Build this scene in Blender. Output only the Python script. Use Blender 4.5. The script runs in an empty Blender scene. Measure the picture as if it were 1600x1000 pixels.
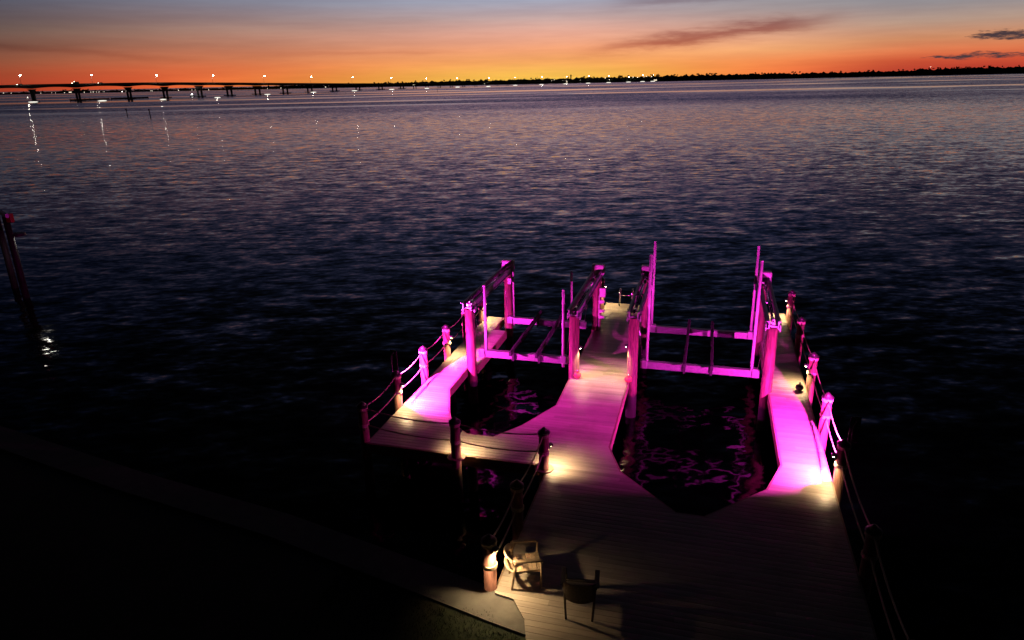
import bpy, bmesh, math, random
from mathutils import Vector, Matrix
random.seed(7)
S = bpy.context.scene
COL = S.collection
PI = math.pi

# ------------------------------------------------------------------ camera
CAM_H = 10.3                     # height above the water; deck boards lie at 1.3
DECK = 1.3
FPX, HORIZ, ROLL = 1085.0, 125.0, 0.0219
PITCH = math.atan((500 - HORIZ) / FPX)
_F = Vector((0, math.cos(PITCH), -math.sin(PITCH)))
_R0 = Vector((1, 0, 0)); _U0 = Vector((0, math.sin(PITCH), math.cos(PITCH)))
_R = _R0 * math.cos(ROLL) - _U0 * math.sin(ROLL)
_U = _R0 * math.sin(ROLL) + _U0 * math.cos(ROLL)
cam = bpy.data.cameras.new('camera'); co = bpy.data.objects.new('camera', cam); COL.objects.link(co)
cam.sensor_width = 36; cam.lens = FPX / 1600 * 36; cam.clip_start = 0.1; cam.clip_end = 40000
mw = Matrix((( _R.x, _U.x, -_F.x, 0), (_R.y, _U.y, -_F.y, 0), (_R.z, _U.z, -_F.z, CAM_H), (0, 0, 0, 1)))
co.matrix_world = mw
S.camera = co

# ------------------------------------------------------------------ exposure / renderer
S.view_settings.view_transform = 'Standard'; S.view_settings.look = 'None'
S.view_settings.exposure = 0.0; S.view_settings.gamma = 1.0
S.render.engine = 'CYCLES'
S.cycles.use_denoising = True
S.cycles.max_bounces = 6; S.cycles.diffuse_bounces = 3; S.cycles.glossy_bounces = 4
S.cycles.sample_clamp_indirect = 12
S.cycles.use_light_tree = True
S.cycles.caustics_reflective = False; S.cycles.caustics_refractive = False

def lin(r, g, b):
    f = lambda c: (c/255)/12.92 if c/255 <= .04045 else ((c/255+.055)/1.055)**2.4
    return (f(r), f(g), f(b), 1)

# ------------------------------------------------------------------ node helper
class NT:
    def __init__(s, tree): s.t = tree
    def n(s, typ, **kw):
        x = s.t.nodes.new(typ)
        for k, v in kw.items(): setattr(x, k, v)
        return x
    def set(s, inp, v):
        if isinstance(v, bpy.types.NodeSocket): s.t.links.new(v, inp)
        elif v is not None: inp.default_value = v
    def m(s, op, a, b=None, c=None, clamp=False):
        x = s.n('ShaderNodeMath', operation=op, use_clamp=clamp)
        for i, v in enumerate((a, b, c)): s.set(x.inputs[i], v)
        return x.outputs[0]
    def v(s, op, a, b=None):
        x = s.n('ShaderNodeVectorMath', operation=op)
        s.set(x.inputs[0], a); s.set(x.inputs[1], b)
        return x.outputs[0]
    def xyz(s, x, y, z):
        c = s.n('ShaderNodeCombineXYZ')
        for i, q in enumerate((x, y, z)): s.set(c.inputs[i], q)
        return c.outputs[0]
    def sep(s, v):
        c = s.n('ShaderNodeSeparateXYZ'); s.set(c.inputs[0], v); return c.outputs
    def noise(s, vec, scale, detail=2, rough=.5, dims='3D'):
        x = s.n('ShaderNodeTexNoise', noise_dimensions=dims)
        s.set(x.inputs['Vector'], vec); x.inputs['Scale'].default_value = scale
        x.inputs['Detail'].default_value = detail; x.inputs['Roughness'].default_value = rough
        return x.outputs[0], x.outputs[1]
    def ramp(s, fac, stops, interp='LINEAR'):
        x = s.n('ShaderNodeValToRGB'); s.set(x.inputs[0], fac); cr = x.color_ramp; cr.interpolation = interp
        while len(cr.elements) < len(stops): cr.elements.new(.5)
        for e, (p, c) in zip(cr.elements, sorted(stops, key=lambda q: q[0])): e.position = p; e.color = c
        return x.outputs[0]
    def mix(s, f, a, b, blend='MIX'):
        x = s.n('ShaderNodeMix', data_type='RGBA', blend_type=blend)
        s.set(x.inputs[0], f); s.set(x.inputs[6], a); s.set(x.inputs[7], b)
        return x.outputs[2]
    def sstep(s, v, lo, hi):
        x = s.n('ShaderNodeMapRange', interpolation_type='SMOOTHSTEP')
        s.set(x.inputs[0], v); x.inputs[1].default_value = lo; x.inputs[2].default_value = hi
        return x.outputs[0]
    def gauss(s, v, mu, sig):
        d = s.m('DIVIDE', s.m('SUBTRACT', v, mu), sig)
        return s.m('EXPONENT', s.m('MULTIPLY', s.m('MULTIPLY', d, d), -1))

# ------------------------------------------------------------------ sky: afterglow of a sun just below the horizon
W = bpy.data.worlds.new('World'); S.world = W; W.use_nodes = True
W.node_tree.nodes.clear(); t = NT(W.node_tree)
tc = t.n('ShaderNodeTexCoord'); dx, dy, dz = t.sep(tc.outputs['Generated'])
elev = t.m('MULTIPLY', t.m('ARCSINE', dz), 180/PI)
az = t.m('MULTIPLY', t.m('ARCTAN2', dx, dy), 180/PI)
tt = t.m('DIVIDE', elev, 60, clamp=True)
def stops(lst): return [(e/60, lin(*c)) for e, c in lst]
HIGH = [(8, (184,132,146)), (11.5, (110,104,138)), (15, (70,77,116)), (18, (50,59,90)), (22, (38,43,60)), (28, (24,27,36)), (40, (9,10,14)), (60, (3,3,5))]
def dimb(k): return [(e, (c[0]*k*.93, c[1]*k*1.0, c[2]*k*1.06)) for e, c in HIGH]
rC = t.ramp(tt, stops([(0,(250,196,80)),(.5,(250,190,86)),(1.3,(250,172,100)),(2.2,(246,166,120)),(3.3,(238,176,152)),(4.5,(194,168,166)),(5.6,(164,168,186))]+HIGH))
rL = t.ramp(tt, stops([(0,(228,74,48)),(.6,(232,84,54)),(1.1,(226,96,60)),(1.8,(196,104,72)),(2.8,(164,106,84)),(3.7,(146,112,98)),(4.6,(130,110,110)),(6.2,(104,114,134))]+dimb(.56)))
rM = t.ramp(tt, stops([(0,(248,104,62)),(.4,(250,116,70)),(.9,(253,138,82)),(1.7,(246,174,116)),(2.6,(226,170,136)),(3.5,(190,156,142)),(4.4,(160,150,150)),(5.3,(140,142,150))]+dimb(.80)))
rR = t.ramp(tt, stops([(0,(186,58,46)),(.7,(205,82,54)),(1.3,(226,122,78)),(2.1,(214,146,104)),(3.1,(180,150,132)),(4.2,(152,146,148)),(5.2,(138,148,160))]+dimb(.62)))
side = t.mix(t.sstep(az, -8, 14), rL, rM)
side = t.mix(t.sstep(az, 18, 30), side, rR)
gl = t.m('ADD', t.m('MULTIPLY', t.gauss(az, 3.4, 20), t.sstep(az, 6, 1)), t.m('MULTIPLY', t.gauss(az, 3.4, 12.5), t.sstep(az, 1, 6)))
sky = t.mix(gl, side, rC)
vig = t.sstep(az, -21, -40)
sky = t.mix(t.m('MULTIPLY', vig, 1.0), sky, t.mix(1.0, sky, (.36, .46, .55, 1), 'MULTIPLY'))
behind = t.sstep(t.m('ABSOLUTE', az), 42, 95)      # the east is already night
# wisps
wv = t.xyz(t.m('MULTIPLY', az, .16), t.m('MULTIPLY', elev, 1.1), 0)
n1, _ = t.noise(wv, 1.6, 5, .6)
warp = t.m('MULTIPLY', t.m('SUBTRACT', n1, .5), 1.5)
line = t.m('ADD', t.m('MULTIPLY', t.m('SUBTRACT', az, 5.5), .098), 1.9)
smoke = t.gauss(t.m('ADD', elev, warp), line, .50)
smoke = t.m('MULTIPLY', smoke, t.m('MULTIPLY', t.sstep(az, 3.5, 12), t.sstep(az, 26, 19)))
smoke2 = t.gauss(t.m('ADD', elev, warp), t.m('ADD', t.m('MULTIPLY', az, .03), 5.0), .40)
smoke2 = t.m('MULTIPLY', smoke2, t.m('MULTIPLY', t.sstep(az, 6, 12), t.m('MULTIPLY', t.sstep(az, 24, 15), .5)))
band = t.gauss(t.m('ADD', elev, t.m('MULTIPLY', warp, .5)), t.m('SUBTRACT', 0, t.m('MULTIPLY', t.m('ADD', az, 5), .095)), .22)
band = t.m('MULTIPLY', band, t.m('MULTIPLY', t.sstep(az, -20, -30), .35))
band2 = t.gauss(t.m('ADD', elev, t.m('MULTIPLY', warp, .3)), 2.15, .13)
band2 = t.m('MULTIPLY', band2, t.m('MULTIPLY', t.sstep(az, -22, -12), t.m('MULTIPLY', t.sstep(az, -2, -8), .25)))
sm = t.m('ADD', t.m('ADD', smoke, smoke2), t.m('ADD', band, band2), clamp=True)
sky = t.mix(t.m('MULTIPLY', sm, .92), sky, t.mix(1.0, sky, (.50, .30, .32, 1), 'MULTIPLY'))
broad, _ = t.noise(t.xyz(t.m('MULTIPLY', az, .05), t.m('MULTIPLY', elev, .6), 3), 1.3, 3, .5)
sky = t.mix(1.0, sky, t.mix(t.sstep(broad, .3, .7), (.91, .89, .91, 1), (1.04, 1.04, 1.04, 1)), 'MULTIPLY')
fine, _ = t.noise(t.xyz(t.m('MULTIPLY', az, .22), t.m('MULTIPLY', elev, 2.6), 8), 1.6, 6, .6)
sky = t.mix(1.0, sky, t.mix(t.sstep(fine, .35, .65), (.975, .965, .965, 1), (1.015, 1.015, 1.01, 1)), 'MULTIPLY')
# small dark clouds low in the north-west
cv = t.xyz(t.m('MULTIPLY', az, .55), t.m('MULTIPLY', elev, 3.2), 4.2)
n2, _ = t.noise(cv, 1.5, 7, .66)
big = t.m('MULTIPLY', t.gauss(elev, 2.0, .45), t.sstep(az, 29.5, 33.5))
low = t.m('MULTIPLY', t.gauss(elev, .85, .28), t.m('MULTIPLY', t.sstep(az, 27, 31), .95))
cl = t.sstep(t.m('ADD', n2, t.m('MULTIPLY', t.m('MAXIMUM', big, low), .42)), .74, .94)
cl = t.m('MULTIPLY', cl, t.sstep(az, 28, 30))
sky = t.mix(cl, sky, lin(74, 58, 62))
sky = t.mix(behind, sky, t.mix(1.0, sky, (.03, .04, .06, 1), 'MULTIPLY'))
sky = t.mix(t.sstep(elev, -.2, -.6), sky, (.002, .002, .003, 1))
bg = t.n('ShaderNodeBackground'); t.set(bg.inputs[0], sky); bg.inputs[1].default_value = 1.0
wo = t.n('ShaderNodeOutputWorld'); W.node_tree.links.new(bg.outputs[0], wo.inputs[0])

# ------------------------------------------------------------------ dock frame
TH = math.radians(16)
def wp(x, y, z=0.0):              # dock coordinates (x across, y out to the bay, z above the boards) -> world
    return Vector((x*math.cos(TH) + y*math.sin(TH), -x*math.sin(TH) + y*math.cos(TH), DECK + z))
def sea(px, v, z=0.0, hy=None):   # bearing from the photo's column, range from the drop below the horizon
    hy = 125 - .0219*(px-800) if hy is None else hy
    d = _F + _R*((px-800)/FPX) + _U*((500-(hy+v))/FPX)
    k = -CAM_H/d.z
    return Vector((d.x*k, d.y*k, z))

# ------------------------------------------------------------------ mesh helpers
class MB:
    def __init__(s): s.b = bmesh.new()
    def box(s, c, d, rot=None, bev=0.0):
        r = bmesh.ops.create_cube(s.b, size=1)['verts']
        bmesh.ops.scale(s.b, vec=d, verts=r)
        if bev:
            es = list({e for q in r for e in q.link_edges})
            res = bmesh.ops.bevel(s.b, geom=es, offset=bev, segments=2, affect='EDGES', profile=.5)
            r = list({q for f in res['faces'] for q in f.verts} | {q for q in r if q.is_valid})
        if rot is not None: bmesh.ops.rotate(s.b, cent=(0,0,0), matrix=rot, verts=r)
        bmesh.ops.translate(s.b, vec=c, verts=r)
        return s
    def cyl(s, p0, p1, r0, r1=None, n=16, caps=True, smooth=True):
        r1 = r0 if r1 is None else r1
        p0 = Vector(p0); p1 = Vector(p1); d = (p1-p0).normalized()
        a = d.orthogonal().normalized(); c = d.cross(a)
        A = [s.b.verts.new(p0 + (a*math.cos(2*PI*i/n) + c*math.sin(2*PI*i/n))*r0) for i in range(n)]
        B = [s.b.verts.new(p1 + (a*math.cos(2*PI*i/n) + c*math.sin(2*PI*i/n))*max(r1, 1e-4)) for i in range(n)]
        for i in range(n):
            f = s.b.faces.new((A[i], A[(i+1) % n], B[(i+1) % n], B[i])); f.smooth = smooth
        if caps: s.b.faces.new(A[::-1]); s.b.faces.new(B)
        return s
    def tube(s, pts, r, n=8):
        pts = [Vector(p) for p in pts]; rings = []
        for k, p in enumerate(pts):
            d = (pts[min(k+1, len(pts)-1)] - pts[max(k-1, 0)]).normalized()
            a = d.cross(Vector((0, 0, 1)))
            a = a.normalized() if a.length > .05 else d.cross(Vector((1, 0, 0))).normalized()
            c = d.cross(a)
            rings.append([s.b.verts.new(p + (a*math.cos(2*PI*i/n) + c*math.sin(2*PI*i/n))*r) for i in range(n)])
        for A, B in zip(rings, rings[1:]):
            for i in range(n):
                f = s.b.faces.new((A[i], A[(i+1) % n], B[(i+1) % n], B[i])); f.smooth = True
        s.b.faces.new(rings[0][::-1]); s.b.faces.new(rings[-1])
        return s
    def torus(s, c, R, r, n=20, m=8):
        c = Vector(c); g = []
        for i in range(n):
            a = 2*PI*i/n
            g.append([s.b.verts.new(c + Vector(((R+r*math.cos(2*PI*j/m))*math.cos(a), (R+r*math.cos(2*PI*j/m))*math.sin(a), r*math.sin(2*PI*j/m)))) for j in range(m)])
        for i in range(n):
            for j in range(m):
                f = s.b.faces.new((g[i][j], g[(i+1) % n][j], g[(i+1) % n][(j+1) % m], g[i][(j+1) % m])); f.smooth = True
        return s
    def ball(s, c, r, sub=2, scale=(1,1,1)):
        v = bmesh.ops.create_icosphere(s.b, subdivisions=sub, radius=r)['verts']
        bmesh.ops.scale(s.b, vec=scale, verts=v); bmesh.ops.translate(s.b, vec=c, verts=v)
        for q in v:
            for f in q.link_faces: f.smooth = True
        return v
    def prism(s, poly, z0, z1):   # outline (x, y) list raised from z0 to z1
        A = [s.b.verts.new((x, y, z0)) for x, y in poly]; B = [s.b.verts.new((x, y, z1)) for x, y in poly]
        n = len(poly)
        s.b.faces.new(B); s.b.faces.new(A[::-1])
        for i in range(n): s.b.faces.new((A[i], A[(i+1) % n], B[(i+1) % n], B[i]))
        return s
    def ribbon(s, sections):      # closed sections (lists of points) lofted
        R = [[s.b.verts.new(p) for p in sec] for sec in sections]; n = len(R[0])
        for A, B in zip(R, R[1:]):
            for i in range(n): s.b.faces.new((A[i], A[(i+1) % n], B[(i+1) % n], B[i]))
        s.b.faces.new(R[0][::-1]); s.b.faces.new(R[-1])
        return s
    def build(s, name, mat, parent=None):
        bmesh.ops.recalc_face_normals(s.b, faces=s.b.faces)
        me = bpy.data.meshes.new(name); s.b.to_mesh(me); s.b.free()
        me.materials.append(mat)
        o = bpy.data.objects.new(name, me); COL.objects.link(o)
        if parent: o.parent = parent
        return o
def tag(o, label=None, cat=None, group=None, kind=None):
    if label: o['label'] = label
    if cat: o['category'] = cat
    if group: o['group'] = group
    if kind: o['kind'] = kind
    return o
def thing(name, label, cat, loc, rz=-TH, group=None):
    o = bpy.data.objects.new(name, None); COL.objects.link(o)
    o.empty_display_size = .2; o.location = loc; o.rotation_euler = (0, 0, rz)
    return tag(o, label, cat, group)
def copy_tree(o, parent=None):
    c = o.copy(); COL.objects.link(c)
    if parent: c.parent = parent
    for ch in list(o.children): copy_tree(ch, c)
    return c
def spot(name, loc, direction, watts, color, size, blend, parent=None, radius=.05):
    L = bpy.data.lights.new(name, 'SPOT'); L.energy = watts; L.color = color
    L.spot_size = math.radians(size); L.spot_blend = blend; L.shadow_soft_size = radius
    o = bpy.data.objects.new(name, L); COL.objects.link(o)
    o.location = loc; o.rotation_euler = Vector(direction).to_track_quat('-Z', 'Y').to_euler()
    if parent: o.parent = parent
    return o

# ------------------------------------------------------------------ materials
def mat(name, color, rough=.5, metal=0.0, var=.15, scale=6, stretch=(1,1,1), bump=0.0, spec=None):
    m = bpy.data.materials.new(name); m.use_nodes = True; t = NT(m.node_tree)
    p = m.node_tree.nodes['Principled BSDF']
    tc = t.n('ShaderNodeTexCoord')
    vec = t.v('MULTIPLY', tc.outputs['Object'], stretch)
    n, _ = t.noise(vec, scale, 5, .6)
    a = tuple(c*(1-var) for c in color[:3]) + (1,); b = tuple(min(1, c*(1+var)) for c in color[:3]) + (1,)
    t.set(p.inputs['Base Color'], t.mix(t.sstep(n, .3, .7), a, b))
    t.set(p.inputs['Roughness'], t.m('ADD', t.m('MULTIPLY', n, .2), rough-.1))
    p.inputs['Metallic'].default_value = metal
    if spec is not None: p.inputs['Specular IOR Level'].default_value = spec
    if bump:
        bn = t.n('ShaderNodeBump'); bn.inputs['Strength'].default_value = bump; bn.inputs['Distance'].default_value = .02
        t.set(bn.inputs['Height'], n); t.set(p.inputs['Normal'], bn.outputs[0])
    return m
def glow(name, color, strength):
    m = bpy.data.materials.new(name); m.use_nodes = True; nt = m.node_tree; nt.nodes.clear(); t = NT(nt)
    e = t.n('ShaderNodeEmission'); e.inputs[0].default_value = color; e.inputs[1].default_value = strength
    o = t.n('ShaderNodeOutputMaterial'); nt.links.new(e.outputs[0], o.inputs[0]); return m
def deck_mat():
    m = bpy.data.materials.new('deck_boards'); m.use_nodes = True; t = NT(m.node_tree)
    p = m.node_tree.nodes['Principled BSDF']; tc = t.n('ShaderNodeTexCoord')
    x, y, z = t.sep(tc.outputs['Object'])
    row = t.m('FLOOR', t.m('DIVIDE', y, PITCH_B)); fr = t.m('FRACT', t.m('DIVIDE', y, PITCH_B))
    seg = t.m('FLOOR', t.m('DIVIDE', t.m('ADD', x, t.m('MULTIPLY', row, 1.37)), 3.6))
    wn = t.n('ShaderNodeTexWhiteNoise', noise_dimensions='2D'); t.set(wn.inputs['Vector'], t.xyz(row, seg, 0))
    grain, _ = t.noise(t.xyz(t.m('MULTIPLY', x, .6), t.m('MULTIPLY', y, 14), row), 2.2, 5, .65)
    stain, _ = t.noise(t.xyz(x, y, 1.7), .9, 4, .6)
    c = t.mix(wn.outputs[0], (.33, .285, .235, 1), (.50, .43, .355, 1))
    c = t.mix(t.sstep(grain, .3, .7), t.mix(1.0, c, (.8, .79, .78, 1), 'MULTIPLY'), c)
    c = t.mix(t.sstep(stain, .45, .7), c, t.mix(1.0, c, (.82, .80, .77, 1), 'MULTIPLY'))
    t.set(p.inputs['Base Color'], c)
    t.set(p.inputs['Roughness'], t.m('ADD', t.m('MULTIPLY', grain, .2), .30))
    ny = t.m('MULTIPLY', t.m('SUBTRACT', fr, .5), .08)
    ny = t.m('ADD', ny, t.m('MULTIPLY', t.m('SUBTRACT', grain, .5), .08))
    geo = t.n('ShaderNodeNewGeometry')
    vt = t.n('ShaderNodeVectorTransform', vector_type='VECTOR', convert_from='OBJECT', convert_to='WORLD')
    t.set(vt.inputs[0], t.xyz(0, ny, 0))
    t.set(p.inputs['Normal'], t.v('NORMALIZE', t.v('ADD', geo.outputs['Normal'], vt.outputs[0])))
    return m
PITCH_B = .142
M = dict(
    deck=deck_mat(),
    joist=mat('joist_wood', (.17, .11, .075), .8, 0, .3, 4, (1,1,1), .3),
    fascia=mat('fascia_wood', (.24, .16, .11), .65, 0, .25, 5, (1,1,6), .3),
    piling=mat('piling_wood', (.21, .09, .068), .7, 0, .3, 7, (3,3,.5), .5),
    darkpile=mat('dark_piling', (.014, .012, .011), .75, 0, .3, 7, (3,3,.5), .5),  # near-black so the floodlight spill hardly shows on these pilings
    liftpile=mat('lift_piling_wood', (.14, .06, .052), .65, 0, .5, 6, (3,3,.4), .4),
    rope=mat('rope_fibre', (.50, .40, .27), .8, 0, .3, 60, (1,1,1), .4),
    cap=mat('cap_plastic', (.025, .022, .022), .35, 0, .2, 5),
    alu=mat('aluminium', (.29, .29, .305), .45, .7, .12, 5, (4,4,4), .05),
    alud=mat('weathered_aluminium', (.34, .34, .37), .5, .7, .2, 5, (4,4,4), .05),
    pvc=mat('white_pvc', (.35, .35, .345), .35, 0, .06, 3),
    white=mat('white_enamel', (.33, .33, .325), .35, 0, .08, 3),
    carpet=mat('bunk_carpet', (.014, .014, .016), .95, 0, .3, 30, (1,1,1), .4),
    steel=mat('stainless_steel', (.6, .6, .6), .25, 1, .08, 6),
    bumper=mat('bumper_rubber', (.45, .10, .08), .5, 0, .2, 6),
    chair=mat('chair_teak', (.42, .30, .20), .55, 0, .2, 8, (1,8,1), .2),
    chaird=mat('chair_wicker', (.10, .075, .055), .7, 0, .3, 40, (1,1,1), .5),
    concrete=mat('cap_concrete', (.12, .112, .098), .85, 0, .22, 3, (1,1,1), .3),
    bridge=mat('bridge_concrete', (.20, .19, .18), .85, 0, .2, .3),
    pole=mat('lamp_pole_metal', (.25, .25, .26), .5, .6, .1, 1),
    foliage=mat('far_foliage', (.035, .05, .025), .9, 0, .4, .05),
    soil=mat('shore_soil', (.06, .055, .04), .9, 0, .3, .05),
    trunk=mat('trunk_bark', (.09, .07, .05), .9, 0, .3, .5),
    housing=mat('black_housing', (.03, .03, .03), .5, 0, .2, 8),
    red=mat('red_cover', (.5, .04, .04), .4, 0, .1, 8),  # red paints in the pink floodlight on the neighbour's motor cover
    glass=mat('dark_glass', (.02,.02,.025), .15), car=mat('car_paint', (.18, .18, .2), .3, .2, .1, 1),
    wall=mat('house_wall', (.4, .38, .35), .8, 0, .1, .2),
    roof=mat('house_roof', (.10, .08, .07), .8, 0, .2, .2),
    boat=mat('boat_hull', (.12, .13, .15), .4, 0, .1, 1),
    lampw=glow('warm_lens', (1, .74, .42, 1), 60),
    lampp=glow('magenta_lens', (1, .03, .8, 1), 40),
    street=glow('street_lens', (1, .90, .76, 1), 110),
    shorew=glow('shore_lens', (1, .86, .68, 1), 6),
    shoreb=glow('bright_shore_lens', (1, .97, .9, 1), 18),
    shorer=glow('red_shore_lens', (1, .25, .15, 1), 6),
    head=glow('headlight', (1, .9, .7, 1), 12),
    win=glow('lit_window', (1, .85, .6, 1), 3.0),
    pool=glow('lamp_pool_emission', (1, .95, .82, 1), 1.2),  # emission standing in for lamp light falling on the water
    neigh=glow('neighbour_lens', (1, .93, .82, 1), 32),
)
def shade_foot(m):                      # darkens piling colour below the deck, painting in the shade there
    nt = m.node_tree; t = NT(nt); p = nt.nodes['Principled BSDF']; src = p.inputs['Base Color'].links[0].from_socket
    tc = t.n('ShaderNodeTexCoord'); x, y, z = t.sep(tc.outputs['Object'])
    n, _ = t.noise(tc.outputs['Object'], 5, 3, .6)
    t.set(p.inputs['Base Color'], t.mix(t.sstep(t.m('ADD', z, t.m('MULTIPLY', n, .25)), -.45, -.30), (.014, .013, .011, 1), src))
shade_foot(M['piling']); shade_foot(M['liftpile'])
def water_mat():
    m = bpy.data.materials.new('bay_water'); m.use_nodes = True; t = NT(m.node_tree)
    p = m.node_tree.nodes['Principled BSDF']
    g = t.n('ShaderNodeNewGeometry'); P = g.outputs['Position']; x, y, z = t.sep(P)
    # bands of calmer and rougher water
    b1, _ = t.noise(t.xyz(t.m('ADD', x, t.m('MULTIPLY', y, .25)), t.m('MULTIPLY', y, 5.0), 0), .0022, 3, .5)
    b2, _ = t.noise(t.xyz(x, t.m('MULTIPLY', y, 2.4), 9), .007, 4, .55)
    far = t.sstep(y, 190, 420)
    band = t.sstep(b1, .50, .60)                      # slicks, far out
    patch = t.m('ADD', .78, t.m('MULTIPLY', t.sstep(b2, .35, .65), .40))
    amp = t.m('MULTIPLY', patch, t.m('SUBTRACT', 1, t.m('MULTIPLY', t.m('MULTIPLY', band, far), .80)))
    amp = t.m('MULTIPLY', amp, t.m('ADD', 1.0, t.m('MULTIPLY', t.sstep(y, 42, 22), .9)))   # chop around the pilings
    bias = t.m('ADD', .022, t.m('MULTIPLY', t.sstep(y, 160, 360), .07))
    sx = sy = None
    for rot, lam, st, ax, ay in ((.13, 1.15, .42, .035, .09), (-.17, .54, .40, .045, .12), (.22, .27, .42, .045, .115), (-.12, .13, .55, .045, .08)):
        c, s_ = math.cos(rot), math.sin(rot)
        xr = t.m('ADD', t.m('MULTIPLY', x, c), t.m('MULTIPLY', y, s_)); yr = t.m('SUBTRACT', t.m('MULTIPLY', y, c), t.m('MULTIPLY', x, s_))
        _, cc = t.noise(t.xyz(t.m('MULTIPLY', xr, st), yr, lam), .55/lam, 2.2, .5, '3D')
        r_, g_, b_ = t.sep(cc)
        a = t.m('MULTIPLY', t.m('SUBTRACT', r_, .5), ax*1.6); b = t.m('MULTIPLY', t.m('SUBTRACT', g_, .5), ay*1.6)
        sx = a if sx is None else t.m('ADD', sx, a); sy = b if sy is None else t.m('ADD', sy, b)
    nrm = t.v('NORMALIZE', t.xyz(t.m('MULTIPLY', sx, amp), t.m('MULTIPLY', t.m('SUBTRACT', sy, bias), amp), 1))
    t.set(p.inputs['Normal'], nrm)
    p.inputs['Base Color'].default_value = (.00003, .00005, .00006, 1)
    p.inputs['Roughness'].default_value = .075
    p.inputs['IOR'].default_value = 1.333; p.inputs['Specular IOR Level'].default_value = .30
    return m

# ------------------------------------------------------------------ water, land
b = MB(); R = 14000
ring = [b.b.verts.new((R*math.cos(2*PI*i/64), R*math.sin(2*PI*i/64), 0)) for i in range(64)]
b.b.faces.new(ring)
tag(b.build('water', water_mat()), kind='structure')

def wpoly(pts, z): return [wp(x, y, z) for x, y in pts]
SEAWALL = [(-60, 19.5), (-30, 15.2), (-13.15, 12.05), (-8.55, 11.36), (-4.36, 10.42), (-3.2, 10.15), (0, 9.5), (3.3, 8.85), (14, 7), (60, 2)]
lawn = MB()
sec = [(x, y-.75) for x, y in SEAWALL]
lawn.prism([(p.x, p.y) for p in [wp(x, y) for x, y in sec + [(60, -90), (-60, -90)]]], -.3, DECK-.09)
def lawn_mat():
    m = bpy.data.materials.new('lawn_grass'); m.use_nodes = True; t = NT(m.node_tree); p = m.node_tree.nodes['Principled BSDF']
    g = t.n('ShaderNodeNewGeometry'); n, _ = t.noise(g.outputs['Position'], 7, 6, .7); n2, _ = t.noise(g.outputs['Position'], .8, 3, .5)
    c = t.mix(t.sstep(n, .3, .7), (.008, .015, .005, 1), (.024, .036, .011, 1))
    t.set(p.inputs['Base Color'], t.mix(t.sstep(n2, .45, .75), c, (.05, .045, .028, 1))); p.inputs['Roughness'].default_value = .95
    return m
LAWN = lawn_mat()
tag(lawn.build('lawn', LAWN), kind='structure')
cap = MB()
for (x0, y0), (x1, y1) in zip(SEAWALL, SEAWALL[1:]):
    cap.prism([(p.x, p.y) for p in (wp(x0, y0), wp(x0, y0-.8), wp(x1, y1-.8), wp(x1, y1))], -1.2, DECK-.05)
tag(cap.build('seawall', M['concrete']), 'pale concrete seawall cap between dark lawn and water beside the dock', 'seawall')
# grass blades beside the lit corner
gb = MB()
for _ in range(5200):
    x = random.uniform(-6.5, -1.4)
    base = [y for (xa, ya), (xb, yb) in zip(SEAWALL, SEAWALL[1:]) if xa <= x <= xb for y in [ya + (yb-ya)*(x-xa)/(xb-xa)]][0]
    y = base - .74 + .16*math.sin(x*5.1) + .09*math.sin(x*13) - abs(random.gauss(0, .8))
    p = wp(x, y, -.09); a = random.uniform(0, 2*PI); h = random.uniform(.03, .09); wv_ = .006
    d = Vector((math.cos(a), math.sin(a), 0)); l = Vector((random.uniform(-.04, .04), random.uniform(-.04, .04), h))
    gb.b.faces.new([gb.b.verts.new(p + d*wv_), gb.b.verts.new(p - d*wv_), gb.b.verts.new(p + l)])
tag(gb.build('grass', LAWN), kind='stuff')

# ------------------------------------------------------------------ the dock
def pw(table, y):                # piecewise linear x(y)
    for (ya, xa), (yb, xb) in zip(table, table[1:]):
        if ya <= y <= yb: return xa + (xb-xa)*(y-ya)/(yb-ya)
    return table[0][1] if y < table[0][0] else table[-1][1]
OUT_L, OUT_R = -8.25, 3.2
LSL = [(15.72, -5.87), (16.24, -6.5), (17.0, -6.86), (18.35, -7.36), (20.3, -7.36), (20.34, -7.08), (23.75, -7.08), (23.8, -7.6), (25.25, -7.6)]
LSR = [(15.72, -5.1), (16.55, -4.5), (18.0, -3.84), (28.15, -3.84)]
RSL = [(13.38, -.22), (14.78, -1.62), (15.9, -2.05), (28.15, -2.08)]
RSR = [(13.38, .40), (14.8, 1.77), (16.0, 2.18), (28.15, 2.12)]
MAINL = [(8.2, -2.2), (9.5, -2.62), (9.95, -2.95), (10.02, -3.32), (14.65, -3.32)]
dock = thing('dock', 'timber fishing dock with three fingers, chamfered boat slips and pale boards', 'dock', wp(0, 0, 0))
dk = MB()
breaks = sorted({8.2, 9.5, 9.95, 10.02, 13.38, 14.65, 15.72, 25.25, 28.05} | {y for T in (LSL, LSR, RSL, RSR) for y, _ in T})
def spans(y):
    if y < 13.38: return [(lambda q: pw(MAINL, q), lambda q: OUT_R)]
    right = (lambda q: pw(RSR, q), lambda q: OUT_R)
    if y < 14.65: return [(lambda q: pw(MAINL, q), lambda q: pw(RSL, q)), right]
    if y < 15.72: return [(lambda q: OUT_L, lambda q: pw(RSL, q)), right]
    out = [(lambda q: pw(LSR, q), lambda q: pw(RSL, q)), right]
    if y < 25.25: out.insert(0, (lambda q: OUT_L, lambda q: pw(LSL, q)))
    return out
GAP = .0055
r0 = int(8.2/PITCH_B)
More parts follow.
